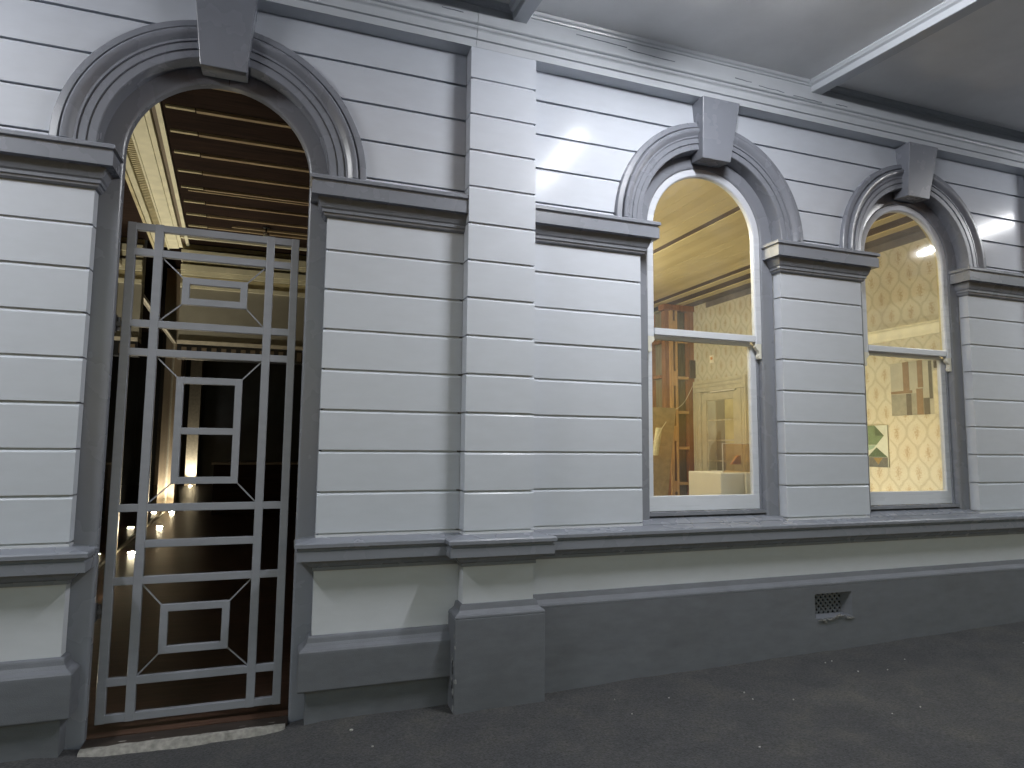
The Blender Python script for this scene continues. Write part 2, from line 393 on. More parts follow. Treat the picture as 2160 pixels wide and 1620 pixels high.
# mouldings ------------------------------------------------------------------
sill = [(0.01, 0.925), (-0.098, 0.909), (-0.105, 0.902), (-0.105, 0.884), (-0.088, 0.879), (-0.086, 0.868), (-0.094, 0.863), (-0.094, 0.815), (-0.050, 0.812), (-0.042, 0.795), (-0.028, 0.778), (-0.012, 0.770), (-0.012, 0.752), (0.01, 0.750)]
gr0, gr1 = GATE_C - GATE_R, GATE_C + GATE_R
plan_sweep([(XL, 0), (gr0, 0), (gr0, REV)], sill).build('sill_band', TRIM, B)
plan_sweep([(gr1, REV), (gr1, 0), (PIL[0], 0), (PIL[0], -PD), (PIL[1], -PD), (PIL[1], 0), (PIL2[0], 0), (PIL2[0], -PD), (PIL2[1], -PD), (PIL2[1], 0), (XR, 0)], sill).build('sill_band', TRIM, B)
imp = [(0.01, 2.884), (-0.090, 2.866), (-0.098, 2.858), (-0.098, 2.842), (-0.084, 2.837), (-0.083, 2.829), (-0.090, 2.825), (-0.090, 2.757), (-0.056, 2.755), (-0.050, 2.742), (-0.044, 2.722), (-0.038, 2.706), (-0.030, 2.698), (-0.030, 2.682), (-0.022, 2.679), (-0.020, 2.668), (-0.012, 2.660), (0.01, 2.656)]
for path in ([(XL, 0), (gr0, 0), (gr0, REV)], [(gr1, REV), (gr1, 0), (PIL[0] - 0.001, 0)], [(PIL[1] + 0.001, 0), (W1 - WR, 0), (W1 - WR, REV)],
             [(W1 + WR, REV), (W1 + WR, 0), (W2 - WR, 0), (W2 - WR, REV)], [(W2 + WR, REV), (W2 + WR, 0), (PIL2[0] - 0.001, 0)], [(PIL2[1] + 0.001, 0), (XR, 0)]):
    plan_sweep(path, imp).build('impost', TRIM, B)
# frieze
fr = [(0.02, 3.772), (-PD - 0.001, 3.772), (-PD - 0.001, 3.812), (-0.096, 3.815), (-0.096, 3.821), (-0.110, 3.824), (-0.110, 3.870), (-0.114, 3.876), (-0.122, 3.880), (-0.126, 3.888), (-0.122, 3.897), (-0.114, 3.901), (-0.110, 3.906), (-0.124, 3.909), (-0.128, 3.914), (-0.128, 4.085), (0.02, 4.085)]
plan_sweep([(XL, 0), (1.02, 0)], fr).build('frieze_board', FRIEZE, B)
plan_sweep([(1.0225, 0), (XR, 0)], fr).build('frieze_board', FRIEZE, B)
# split grain cracks along the frieze board
mb = MB()
for x0, x1, z in ((1.66, 2.02, 3.985), (2.03, 2.38, 3.965), (2.86, 3.00, 3.945), (3.06, 3.28, 3.93), (3.36, 3.62, 3.92), (3.75, 3.86, 3.93), (0.80, 0.93, 3.955)):
    n = 7
    pts = [(x0 + (x1 - x0) * i / n, z + 0.006 * noise.noise((x0 * 9 + i, z, 0)) - (x1 - x0) * 0.02 * i / n) for i in range(n + 1)]
    for (p, q) in zip(pts, pts[1:]):
        h = 0.0022 * (1 + 0.6 * noise.noise((p[0] * 20, 1, 2)))
        mb.add([(p[0], -0.1292, p[1] - h), (q[0], -0.1292, q[1] - h), (q[0], -0.1318, q[1] + h), (p[0], -0.1318, p[1] + h)], [(0, 1, 2, 3)])
structure(mb.build('paint_split', TRIM, B), 'stuff')
# base mouldings of the gate piers (lower) with an undercut foot
bp = [(0.01, 0.425), (-0.016, 0.421), (-0.021, 0.410), (-0.026, 0.392), (-0.040, 0.376), (-0.056, 0.366), (-0.064, 0.356), (-0.065, 0.345), (-0.065, 0.165), (-0.058, 0.158), (0.01, 0.156)]
plan_sweep([(XL, 0), (gr0, 0), (gr0, REV)], bp).build('base_moulding', BASE, B, bevel=0.004)
plan_sweep([(gr1, REV), (gr1, 0), (PIL[0] - 0.001, 0)], bp).build('base_moulding', BASE, B, bevel=0.004)
ft = [(0.01, 0.155), (-0.022, 0.155), (-0.022, -0.25), (0.01, -0.25)]
plan_sweep([(XL, 0), (gr0, 0), (gr0, REV)], ft).build('base_foot', BASE, B)
plan_sweep([(gr1, REV), (gr1, 0), (PIL[0] - 0.001, 0)], ft).build('base_foot', BASE, B)
# taller base round the pilaster and along the window wall
bm_ = [(0.01, 0.553), (-0.014, 0.550), (-0.018, 0.538), (-0.022, 0.522), (-0.036, 0.510), (-0.048, 0.503), (-0.053, 0.495), (-0.054, 0.487), (0.01, 0.486)]
plan_sweep([(PIL[0], -0.002), (PIL[0], -PD), (PIL[1], -PD), (PIL[1], 0), (PIL2[0], 0), (PIL2[0], -PD), (PIL2[1], -PD), (PIL2[1], 0), (XR, 0)], bm_).build('base_moulding', BASE, B)
bf = [(0.01, 0.4855), (-0.054, 0.4855), (-0.054, -0.25), (0.01, -0.25)]
plan_sweep([(PIL[0], -0.002), (PIL[0], -PD), (PIL[1], -PD), (PIL[1], 0.0)], bf).build('base_block', BASE, B, bevel=0.006)
plan_sweep([(PIL2[0], -0.002), (PIL2[0], -PD), (PIL2[1], -PD), (PIL2[1], 0.0)], bf).build('base_block', BASE, B, bevel=0.006)
# window wall base with the vent opening
vx0, vx1, vz0, vz1 = 3.475, 3.800, 0.268, 0.430
X = [PIL[1] + 0.054, vx0, vx1, PIL2[0] - 0.054]; Z = [-0.25, vz0, vz1, 0.4855]
mb = MB(); yb = -0.054
for i in range(3):
    for j in range(3):
        if i == 1 and j == 1: continue
        mb.add([(X[i], yb, Z[j]), (X[i + 1], yb, Z[j]), (X[i + 1], yb, Z[j + 1]), (X[i], yb, Z[j + 1])], [(0, 1, 2, 3)])
bx0, bx1 = vx0 + 0.004, vx1 - 0.045; yi = 0.004
fr4 = [(vx0, yb, vz0), (vx1, yb, vz0), (vx1, yb, vz1), (vx0, yb, vz1)]; bk4 = [(bx0, yi, vz0 + 0.016), (bx1, yi, vz0 + 0.014), (bx1, yi, vz1 - 0.004), (bx0, yi, vz1 - 0.004)]
mb.add(fr4 + bk4, [(i, (i + 1) % 4, 4 + (i + 1) % 4, 4 + i) for i in range(4)])
mb.build('base_block', BASE, B)
plan_sweep([(PIL2[1], 0), (XR, 0)], bf).build('base_block', BASE, B)
V = MB().box(bx0 - 0.3, bx1 + 0.4, 0.050, 0.060, vz0 - 0.2, vz1 + 0.025).build('vent_dark_back', BLACK, B)  # black sheet stands in for the dark cavity and stops room light
mb = MB(); st = 0.041
n = int(0.5 / st)
import itertools
for d in (1, -1):
    for i in range(-n, n + 1):
        c = bx0 + i * st
        # line x = c + d*(z - vz0), clipped to the opening
        z_lo, z_hi = vz0 + 0.012, vz1 - 0.004
        pts = []
        za, zb_ = z_lo, z_hi
        xa, xb = c + d * (za - vz0), c + d * (zb_ - vz0)
        if d == 1:
            if xa < bx0: za += bx0 - xa; xa = bx0
            if xb > bx1: zb_ -= xb - bx1; xb = bx1
        else:
            if xa > bx1: za += xa - bx1; xa = bx1
            if xb < bx0: zb_ -= bx0 - xb; xb = bx0
        if zb_ - za > 0.01: mb.bar((xa, 0.006 + 0.001 * d, za), (xb, 0.006 + 0.001 * d, zb_), 0.0135, 0.007)
mb.build('lattice', BASE, V)
# broken mortar under the vent and chipped render on the pilaster base
def crumble(name, pts, mat, r0, r1, sq=(1, 1, 1), parent=None):
    mb = MB()
    for p in pts:
        r = random.uniform(r0, r1); s = random.random() * 9
        ph = [[(p[0] + sq[0] * r * math.sin(t) * math.cos(a) * (1 + 0.5 * noise.noise((s, a, t))), p[1] + sq[1] * r * math.sin(t) * math.sin(a) * (1 + 0.5 * noise.noise((s + 3, a, t))), p[2] + sq[2] * r * math.cos(t)) for a in [2 * PI * i / 7 for i in range(7)]] for t in (0.25, 1.0, 1.8, 2.9)]
        mb.rings(ph)
    return mb.build(name, mat, parent)
structure(crumble('mortar_lump', [(3.50 + 0.30 * i / 16 + random.uniform(-.008, .008), -0.058 + random.uniform(-.006, .002), 0.268 - 0.014 * math.sin(i * 0.5) + random.uniform(-.012, .006)) for i in range(17)], plain('broken_mortar', (0.145, 0.143, 0.14), 0.95, var=0.3, ns=50, bump=0.6), 0.007, 0.014, (1.6, 0.5, 0.6), B), 'stuff')
structure(crumble('chipped_render', [(PIL[0] - 0.047 + random.uniform(-.004, .006), -PD - 0.040 + random.uniform(-.006, .05), 0.01 + 0.44 * random.random() ** 1.3) for i in range(70)], CHIP, 0.009, 0.017, (0.55, 0.9, 1.5), B), 'stuff')
structure(crumble('render_hole', [(PIL[0] - 0.0535, -PD - 0.012 + random.uniform(-.014, .014), z) for z in (0.08, 0.10, 0.125, 0.15, 0.205, 0.225, 0.25)], BLACK, 0.008, 0.014, (0.35, 1.0, 1.3), B), 'stuff')

# arches -----------------------------------------------------------------
arc = [(0.757, 0.02), (0.757, -0.030), (0.752, -0.036), (0.721, -0.040), (0.717, -0.036), (0.716, -0.022), (0.709, -0.022), (0.708, -0.050), (0.700, -0.056), (0.690, -0.056), (0.676, -0.050), (0.664, -0.040), (0.655, -0.034), (0.644, -0.034), (0.641, -0.026), (0.634, -0.026), (0.633, -0.034), (0.603, -0.032), (0.601, -0.022), (0.596, -0.022), (0.595, -0.027), (0.560, -0.024), (0.556, -0.018), (0.555, REV + 0.005), (0.62, REV + 0.005)]
def casing(cx, zb, r):
    prof = [(0.562, REV), (r + 0.014, REV), (r + 0.006, REV + 0.003), (r, REV + 0.010), (r, REV + 0.052), (0.562, REV + 0.052)]
    return arch_path_sweep(cx, ZS + 0.012, prof, zb, n=44).build('opening_casing', TRIM, B, smooth=True)
def keystone(cx):
    # lean outwards at the top; flat faced wedge
    zt, zb = 3.771, 3.372
    wt, wb = 0.150, 0.113
    yt, ybm = -0.128, -0.062
    zb2 = 3.372
    vs = []
    for (w, y, z) in ((wb, ybm, zb), (wt, yt, zt)):
        vs += [(cx - w, y, z), (cx + w, y, z)]
    vs += [(cx - wb, 0.07, zb + 0.012), (cx + wb, 0.07, zb + 0.012), (cx - wt, 0.0, zt), (cx + wt, 0.0, zt)]
    return MB().add(vs, [(0, 1, 3, 2), (0, 2, 6, 4), (1, 5, 7, 3), (4, 6, 7, 5), (0, 4, 5, 1), (2, 3, 7, 6)]).build('keystone', TRIM, B, bevel=0.004)
for cx, r in ((GATE_C, GATE_R), (W1, WR), (W2, WR)):
    s = r / 0.555
    prof = [(0.555 + (q - 0.555) * (0.757 - r) / 0.202 + (r - 0.555), y) for q, y in arc]
    arch_path_sweep(cx, ZS, prof, None, n=64).build('archivolt', TRIM, B, smooth=True, angle=28)
    keystone(cx)
casing(GATE_C, -0.3, 0.457)
# seam at the crown of the gate casing
MB().box(GATE_C + 0.018, GATE_C + 0.021, REV - 0.0022, REV + 0.01, ZS + 0.472, ZS + 0.512).build('casing_joint', BLACK, B)

# windows ------------------------------------------------------------------
def window(cx):
    fr = casing(cx, 0.90, 0.464); fr.name = 'window_frame'
    # inner box and sloping sub-sill
    MB().add([(cx - 0.56, 0.004, 0.928), (cx + 0.56, 0.004, 0.928), (cx + 0.56, 0.16, 0.972), (cx - 0.56, 0.16, 0.972), (cx - 0.56, 0.004, 0.87), (cx + 0.56, 0.004, 0.87), (cx + 0.56, 0.16, 0.87), (cx - 0.56, 0.16, 0.87)],
             [(0, 1, 2, 3), (4, 7, 6, 5), (0, 4, 5, 1), (1, 5, 6, 2), (2, 6, 7, 3), (3, 7, 4, 0)]).build('sub_sill', TRIM, fr)
    MB().box(cx - 0.4635, cx + 0.4635, REV + 0.012, 0.158, 0.968, 0.990).build('sub_sill', TRIM, fr)
    bead = [(0.4625, 0.122), (0.4625, 0.128), (0.449, 0.134), (0.447, 0.128), (0.449, 0.122)]
    arch_path_sweep(cx, ZS + 0.012, bead, 0.95, n=36).build('parting_bead', TRIM, fr, smooth=True)
    jl = [(0.50, 0.128), (0.4655, 0.128), (0.4655, 0.178), (0.50, 0.178)]
    arch_path_sweep(cx, ZS + 0.012, jl, 0.90, n=36).build('inner_lining', CREAM2, fr, smooth=True)
    # upper sash (outer)
    up = [(0.462, 0.086), (0.420, 0.086), (0.412, 0.094), (0.410, 0.120), (0.462, 0.120)]
    us = arch_path_sweep(cx, ZS + 0.012, up, 2.150, n=44).build('upper_sash', SASH, fr, smooth=True)
    MB().box(cx - 0.4105, cx + 0.4105, 0.0872, 0.1188, 2.162, 2.208).build('meeting_rail', SASH, fr, bevel=0.003)
    pane = [(cx + 0.4125 * math.cos(PI * i / 40), ZS + 0.012 + 0.4125 * math.sin(PI * i / 40)) for i in range(41)] + [(cx - 0.4125, 2.205), (cx + 0.4125, 2.205)]
    MB().prism(pane, lambda u, v, d: (u, d, v), 0.103, 0.107).build('pane', GLASS, fr)
    for sx in (-1, 1):
        x = cx + sx * 0.436
        pr = [(0, 2.151), (0.0, 2.045), (0.010, 2.040), (0.024, 2.046), (0.030, 2.062), (0.021, 2.080), (0.022, 2.098), (0.040, 2.112), (0.052, 2.128), (0.046, 2.151)]
        MB().prism([(cx + sx * (0.461 - u), z) for u, z in pr], lambda u, v, d: (u, d, v), 0.0875, 0.119).build('sash_horn', HORN, fr, bevel=0.002)
    # lower sash (inner)
    for sx in (-1, 1):
        a, b = sorted((cx + sx * 0.455, cx + sx * 0.402)); MB().box(a, b, 0.136, 0.170, 0.9925, 2.150).build('sash_stile', SASH, fr, bevel=0.003)
    MB().box(cx - 0.4545, cx + 0.4545, 0.1345, 0.1715, 0.9920, 1.092).build('bottom_rail', SASH, fr, bevel=0.004)
    MB().box(cx - 0.4025, cx + 0.4025, 0.1375, 0.1685, 2.140, 2.192).build('meeting_rail', SASH, fr)
    MB().box(cx - 0.4035, cx + 0.4035, 0.151, 0.155, 1.090, 2.142).build('pane', GLASS, fr)
    return fr
window(W1); window(W2)

# ================================================================== VERANDAH
VR = thing('verandah_roof', 'grey painted verandah ceiling with moulded cross beams sloping out from the wall', 'verandah')
SL = 0.085
def vz(y): return 4.055 + SL * (y + 0.128)
beams = [-3.31, -1.02, 1.285, 3.575, 5.865, 8.155]
ex = [XL] + beams + [XR + 0.6]
for a, b in zip(ex, ex[1:]):
    MB().add([(a, -0.12, vz(-0.12)), (b, -0.12, vz(-0.12)), (b, -4.3, vz(-4.3)), (a, -4.3, vz(-4.3)), (a, -0.12, vz(-0.12) + 0.03), (b, -0.12, vz(-0.12) + 0.03), (b, -4.3, vz(-4.3) + 0.03), (a, -4.3, vz(-4.3) + 0.03)],
             [(0, 1, 2, 3), (7, 6, 5, 4), (0, 4, 5, 1), (1, 5, 6, 2), (2, 6, 7, 3), (3, 7, 4, 0)]).build('ceiling_panel', SOFFIT, VR)
bprof = [(-0.082, 0.0), (-0.080, -0.010), (-0.072, -0.016), (-0.066, -0.026), (-0.052, -0.030), (-0.046, -0.034), (-0.046, -0.074), (-0.042, -0.078), (0.042, -0.078), (0.046, -0.074), (0.046, -0.034), (0.052, -0.030), (0.066, -0.026), (0.072, -0.016), (0.080, -0.010), (0.082, 0.0)]
for x in beams:
    big = 0
    MB().rings([[(x + u, y, vz(y) + w) for u, w in bprof] for y in (-0.125, -4.25)]).build('beam', FRIEZE, VR, smooth=True, angle=25)
# cornice where the ceiling meets the frieze
cp = [(-0.120, 4.075), (-0.128, 4.018), (-0.136, 4.020), (-0.140, 4.030), (-0.150, 4.036), (-0.156, 4.046), (-0.160, 4.060), (-0.160, 4.075)]
for a, b in zip(ex, ex[1:]):
    MB().rings([[(x, y, z) for y, z in cp] for x in (a + 0.05, b - 0.05)]).build('ceiling_cornice', FRIEZE, VR, smooth=True, angle=25)
MB().box(XL, XR + 0.6, -4.42, -4.26, vz(-4.3) - 0.22, vz(-4.3) + 0.1).build('fascia_beam', FRIEZE, VR)
# posts at the street edge
for i, x in enumerate((-2.2, 2.4, 7.0)):
    MB().lathe([(0.13, -0.05), (0.13, 0.25), (0.09, 0.28), (0.075, 0.5), (0.062, 3.2), (0.10, 3.3), (0.12, 3.36), (0.12, vz(-4.3) - 0.2)], (x, -4.34, 0)).build('post', TRIM, VR, smooth=True)

# ---- lamps under the verandah
def lamp(x, label):
    ym = -1.42; z = vz(ym); h = 0.50
    t = thing('ceiling_lamp', label, 'lamp', 'tube lamps under the verandah ceiling', (x, ym, z))
    ang = math.atan(SL)
    t.rotation_euler = (ang, 0, 0)
    MB().box(-0.13, 0.13, -h - 0.03, h + 0.03, -0.045, -0.002).build('lamp_base', LAMPBASE, t, bevel=0.006)  # base made extra wide to keep lamp light off the ceiling
    MB().rings([[(0.050 * math.cos(q), y, -0.046 - 0.030 * math.sin(q)) for q in [PI * i / 8 for i in range(9)]] for y in (-h, h)]).build('diffuser', LAMPM, t, smooth=True)
    for sy in (-1, 1):
        MB().box(-0.03, 0.03, sy * (h + 0.006) - 0.005, sy * (h + 0.006) + 0.005, -0.066, -0.0455).build('end_cap', LAMPBASE, t, bevel=0.004)
    return t
lamp(-2.45, 'long glowing tube lamp under the verandah ceiling, left of the gate')
lamp(2.20, 'long glowing tube lamp under the verandah ceiling, before the nearer window')
lamp(7.45, 'long glowing tube lamp under the verandah ceiling, beyond the farther window')

# ================================================================== GATE
g = thing('metal_gate', 'grey steel gate of bars with nested rectangles, closed across the arched doorway', 'gate', None, (-0.782, 0.17, 0.0))
def gl(mb): mb.v = [(x + 0.782, y - 0.17, z) for x, y, z in mb.v]; return mb
gx = [-0.758, -0.630, -0.077, 0.053]
gz = [0.063, 0.235, 0.720, 0.901, 1.082, 1.880, 2.030, 2.408, 2.543]
hw = 0.021
for x in gx: gl(MB().box(x - hw, x + hw, 0.1545, 0.1855, gz[0] - hw, gz[-1] + hw)).build('stile', GATE, g, bevel=0.003)
for i, z in enumerate(gz):
    segs = [(gx[0] + hw, gx[1] - hw), (gx[1] + hw, gx[2] - hw), (gx[2] + hw, gx[3] - hw)]
    if i == 3: segs = [segs[1]]
    mb = MB()
    for a, b in segs: mb.box(a - 0.004, b + 0.004, 0.156, 0.184, z - hw + 0.002, z + hw - 0.002)
    gl(mb).build('rail', GATE, g, bevel=0.002)
def ring(x0, x1, z0, z1, mid=None):
    mb = MB(); w = 0.036
    mb.box(x0, x0 + w, 0.1565, 0.1835, z0, z1); mb.box(x1 - w, x1, 0.1565, 0.1835, z0, z1)
    mb.box(x0 + w - 0.003, x1 - w + 0.003, 0.157, 0.183, z0, z0 + w); mb.box(x0 + w - 0.003, x1 - w + 0.003, 0.157, 0.183, z1 - w, z1)
    if mid: mb.box(x0 + w - 0.003, x1 - w + 0.003, 0.157, 0.183, mid - w * .5, mid + w * .5)
    gl(mb).build('inner_rectangle', GATE, g, bevel=0.002)
cells = [((gx[1], gx[2]), (gz[6], gz[7]), (-0.508, -0.186, 2.145, 2.293), None), ((gx[1], gx[2]), (gz[4], gz[5]), (-0.510, -0.189, 1.200, 1.759), 1.475), ((gx[1], gx[2]), (gz[1], gz[2]), (-0.521, -0.197, 0.351, 0.594), None)]
for (xa, xb), (za, zb), (x0, x1, z0, z1), mid in cells:
    ring(x0, x1, z0, z1, mid)
    for cx, ix in ((xa + hw, x0), (xb - hw, x1)):
        for cz, iz in ((za + hw, z0), (zb - hw, z1)):
            sx = 0.004 if cx < ix else -0.004; sz = 0.004 if cz < iz else -0.004
            gl(MB().bar((cx - sx, 0.17, cz - sz), (ix + sx, 0.17, iz + sz), 0.0065, 0.0065)).build('diagonal_rod', GATE, g)
for z in (2.02, 0.58):
    mb = MB().box(-0.806, -0.778, 0.150, 0.158, z - 0.012, z + 0.012)
    mb.rings([[(-0.792 + 0.009 * math.cos(a), 0.166 + 0.009 * math.sin(a), zz) for a in [PI * i / 5 for i in range(10)]] for zz in (z - 0.035, z + 0.035)])
    mb.box(-0.806, -0.800, 0.128, 0.17, z - 0.045, z + 0.045)
    gl(mb).build('hinge', STEEL, g)

# ================================================================== HALL behind the gate
structure(MB().box(-0.80, 0.112, 0.022, 0.1145, -0.2, -0.003).build('door_sill', wood('sill_timber', (0.016, 0.012, 0.010), (0.045, 0.032, 0.026), 0.7, axis='x'), bevel=0.004))
structure(MB().add([(-4.6, 0.115, 0.0), (1.5, 0.115, 0.0), (1.5, 21.0, 0.0), (-4.6, 21.0, 0.0), (-4.6, 0.115, -0.2), (1.5, 0.115, -0.2), (1.5, 21, -.2), (-4.6, 21, -.2)], [(0, 1, 2, 3), (0, 4, 5, 1), (1, 5, 6, 2), (3, 2, 6, 7), (0, 3, 7, 4), (4, 7, 6, 5)]).build('hall_floor', FLOORWOOD))
# broken concrete strip in front of the floor edge
n = 46; xs_ = [-0.80 + 0.90 * i / n for i in range(n + 1)]
tp, ft_, bt = [], [], []
for i, x in enumerate(xs_):
    k = (i / n)
    e = 0.055 + 0.030 * (1 - k) + 0.022 * noise.noise((x * 7, 1, 0)) + 0.012 * noise.noise((x * 23, 2, 0))
    tp.append((x, 0.045, -0.004 + 0.004 * noise.noise((x * 15, 5, 0)))); ft_.append((x, 0.030 - e * 0.55, -0.010 + 0.006 * noise.noise((x * 11, 8, 0)))); bt.append((x, 0.030 - e, -0.075))
mb = MB(); mb.rings([tp, ft_, bt], closed=False, caps=False)
structure(mb.build('threshold', CONC, smooth=True, angle=60))
# hall ceiling: dark boards with pale battens
CZ = 3.83
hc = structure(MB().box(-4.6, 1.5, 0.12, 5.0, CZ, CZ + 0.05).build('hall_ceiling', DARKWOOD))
yy = 1.40; i = 0
for i in range(-3, 8):
    y = 1.40 + 0.398 * i
    if y < 0.2 or y > 4.6: continue
    xl = -0.86 - 0.07 * (y - 1.4)
    w = 0.018 if i not in (4,) else 0.014
    MB().box(xl + 0.20, 1.45, y - w, y + w, CZ - 0.022, CZ - 0.001).build('batten', BATTEN, hc)
    MB().box(xl, xl + 0.19, y - w * 0.8, y + w * 0.8, CZ - 0.018, CZ - 0.001).build('batten', CREAM2, hc)
    if i == 4: MB().box(xl + 0.05, 1.40, y + 0.055, y + 0.078, CZ - 0.020, CZ - 0.001).build('batten', BATTEN, hc)
MB().box(-0.6, 0.25, 4.05, 4.08, CZ - 0.02, CZ - 0.001).build('batten', BATTEN, hc)
def sk(x, y): return x - 0.07 * (y - 1.4)
# cream beam casing along the left
cb = thing('cornice_beam', 'long cream moulded beam under the dark hall ceiling, running back from the gate', 'beam')
def strip(name, xa, xb, z0, z1, mat, y0=0.14, y1=5.0, zl0=None):
    zl = z0 if zl0 is None else zl0
    vs = []
    for y in (y0, y1): vs += [(sk(xa, y), y, zl), (sk(xb, y), y, z0), (sk(xb, y), y, z1), (sk(xa, y), y, z1)]
    return MB().add(vs, [(3, 2, 1, 0), (4, 5, 6, 7), (0, 1, 5, 4), (1, 2, 6, 5), (2, 3, 7, 6), (3, 0, 4, 7)]).build(name, mat, cb)
strip('edge_mould', -0.925, -0.890, CZ - 0.035, CZ - 0.001, CREAM)
strip('brown_gap', -0.965, -0.925, CZ - 0.006, CZ - 0.001, DARKWALL)  # dark brown strip between the cream mouldings
strip('fascia', -1.005, -0.965, CZ - 0.050, CZ - 0.001, CREAM)
strip('fascia', -1.110, -1.005, CZ - 0.065, CZ - 0.001, CREAM, zl0=CZ - 0.075)
strip('fascia', -1.125, -1.110, CZ - 0.090, CZ - 0.001, CREAM)
strip('bead', -1.235, -1.195, CZ - 0.110, CZ - 0.001, CREAM, zl0=CZ - 0.13)
strip('bead', -1.262, -1.235, CZ - 0.150, CZ - 0.001, CREAM2)
strip('slot_back', -1.196, -1.125, CZ - 0.020, CZ - 0.001, DARKWALL)
mb = MB()
for k in range(110):
    y = 0.2 + 0.0435 * k
    mb.box(sk(-1.195, y), sk(-1.126, y), y - 0.011, y + 0.011, CZ - 0.075, CZ - 0.019)
structure(mb.build('dentil', CREAM2, cb), 'stuff')
# bulkhead across the hall with its cornice
bh = thing('hall_bulkhead', 'beige bulkhead wall with cream cornice high across the dark hall', 'wall')
for (a, b) in ((-4.4, -1.63), (-1.215, 1.49)):
    MB().box(a, b, 5.0, 5.15, 2.64, CZ + 1.0).build('wall_face', BEIGE, bh)
    for z0, z1, y, m_ in ((3.775, 3.825, 4.965, CREAM2), (3.655, 3.735, 4.90, CREAM), (3.60, 3.65, 4.93, CREAM), (3.49, 3.56, 4.92, CREAM), (3.44, 3.487, 4.95, CREAM), (3.335, 3.435, 4.985, CREAM2), (3.285, 3.333, 4.955, CREAM), (2.595, 2.638, 4.95, POSTC)):
        MB().box(a, b, y, 4.999 if z0 > 2.62 else 5.15, z0, z1).build('cornice_mould', m_, bh)
    MB().box(a, b, 4.985, 5.12, 2.42, 2.594).build('dark_board', BLACK, bh)  # black board behind the dentils
    k = 0; x = a + 0.05
    while x < b - 0.06:
        if -2.2 < x < 0.6: MB().box(x, x + 0.055, 4.972, 4.984, 2.45, 2.56).build('dentil', DARKWALL, bh)
        x += 0.11
MB().box(-1.25, 1.49, 4.62, 4.66, CZ - 0.03, CZ - 0.001).build('ceiling_edge', CREAM, bh)
# enclosing dark walls
structure(MB().box(1.5, 1.6, 0.12, 21.0, -0.2, 5.2).build('hall_wall', DARKWALL))
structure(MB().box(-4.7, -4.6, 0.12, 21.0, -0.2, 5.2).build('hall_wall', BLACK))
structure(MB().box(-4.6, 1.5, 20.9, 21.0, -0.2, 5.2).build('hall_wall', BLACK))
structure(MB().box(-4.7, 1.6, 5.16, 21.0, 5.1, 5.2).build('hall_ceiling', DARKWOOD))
# shop glass with posts on the left
gp = thing('glass_partition', 'tall glass partition with thin pale posts along the left of the dark hall', 'partition')
def xg(y): return -1.627 - 0.049 * y
pys = [0.5, 3.2, 5.9, 8.6, 11.3, 14.0]
for a, b in zip(pys, pys[1:]):
    MB().add([(xg(a), a, 0.0), (xg(b), b, 0.0), (xg(b), b, 3.46), (xg(a), a, 3.46)], [(0, 1, 2, 3)]).build('pane', HGLASS, gp)
for y in pys:
    MB().box(xg(y) - 0.006, xg(y) + 0.022, y - 0.02, y + 0.02, 0.0, 3.46).build('post', POSTC, gp)
    MB().box(xg(y) - 0.06, xg(y) - 0.008, y - 0.03, y + 0.03, 0.0, 3.46).build('post', BLACK, gp)
MB().bar((xg(.2), .2, 3.49), (xg(14), 14, 3.49), 0.05, 0.07).build('head_rail', POSTC, gp)
MB().bar((xg(.2), .2, 0.02), (xg(14), 14, 0.02), 0.03, 0.04).build('floor_rail', POSTC, gp)
hp = MB().box(-2.40, -2.03, 11.32, 11.7, 0.0, 5.05).build('hall_pier', DARKWALL); hp.data.materials[0] = plain('pier_brown', (0.34, 0.27, 0.19), 0.6, var=0.12, ns=3); tag(hp, 'brown square pier lit from below at the far end of the glass partition', 'pillar')
hp2 = MB().box(-2.94, -2.60, 20.0, 20.4, 0.0, 5.05).build('hall_pier', DARKWALL); tag(hp2, 'distant pale pier with a bright uplight at its foot, seen through the gate', 'pillar')
hp2.data.materials[0] = plain('pale_pier', (0.5, 0.44, 0.34), 0.6)
ct = thing('bar_counter', 'low dark counter with a thin pale edge at the back of the hall', 'counter')
MB().box(-1.24, 0.9, 10.55, 11.2, 0.0, 0.98).build('counter_body', DARKWOOD, ct); MB().box(-1.28, 0.94, 10.50, 11.25, 0.98, 1.02).build('counter_top', DARKWALL, ct)
# floor uplights
def uplight(x, y, label, p=HALL_SPOT, lens=True):
    t = thing('floor_light', label, 'floor light', 'uplights set in the hall floor', (x, y, 0.0))
    MB().lathe([(0.062, 0.0005), (0.062, 0.010), (0.048, 0.012)], (0, 0, 0), 16).build('light_rim', STEEL, t)
    MB().lathe([(0.046, 0.011), (0.044, 0.020), (0.02, 0.026)], (0, 0, 0), 16).build('lens', UPL, t, smooth=True)
    l = bpy.data.lights.new('uplight_beam', 'SPOT'); l.energy = p; l.color = (1.0, 0.93, 0.76); l.spot_size = math.radians(100); l.spot_blend = 0.8; l.shadow_soft_size = 0.03
    o = bpy.data.objects.new('uplight_beam', l); COL.objects.link(o); o.parent = t; o.location = (0, 0, 0.035); o.rotation_euler = (PI, 0, 0)
    return t
uplight(xg(0.5) + 0.33, 0.8, 'small floor uplight nearest the gate, hidden behind the left jamb', HALL_SPOT * 0.6)
uplight(xg(3.2) + 0.22, 3.3, 'small floor uplight behind the left jamb, second from the gate', HALL_SPOT * 2.5)
uplight(-1.72, 5.89, 'glowing floor uplight nearest in view, by the left stile of the gate', HALL_SPOT * 2.2)
uplight(-1.84, 8.62, 'glowing floor uplight in the middle of the row beside the glass partition', HALL_SPOT * 2.2)
uplight(-2.01, 11.08, 'glowing floor uplight at the foot of the brown pier', HALL_SPOT * 1.2)
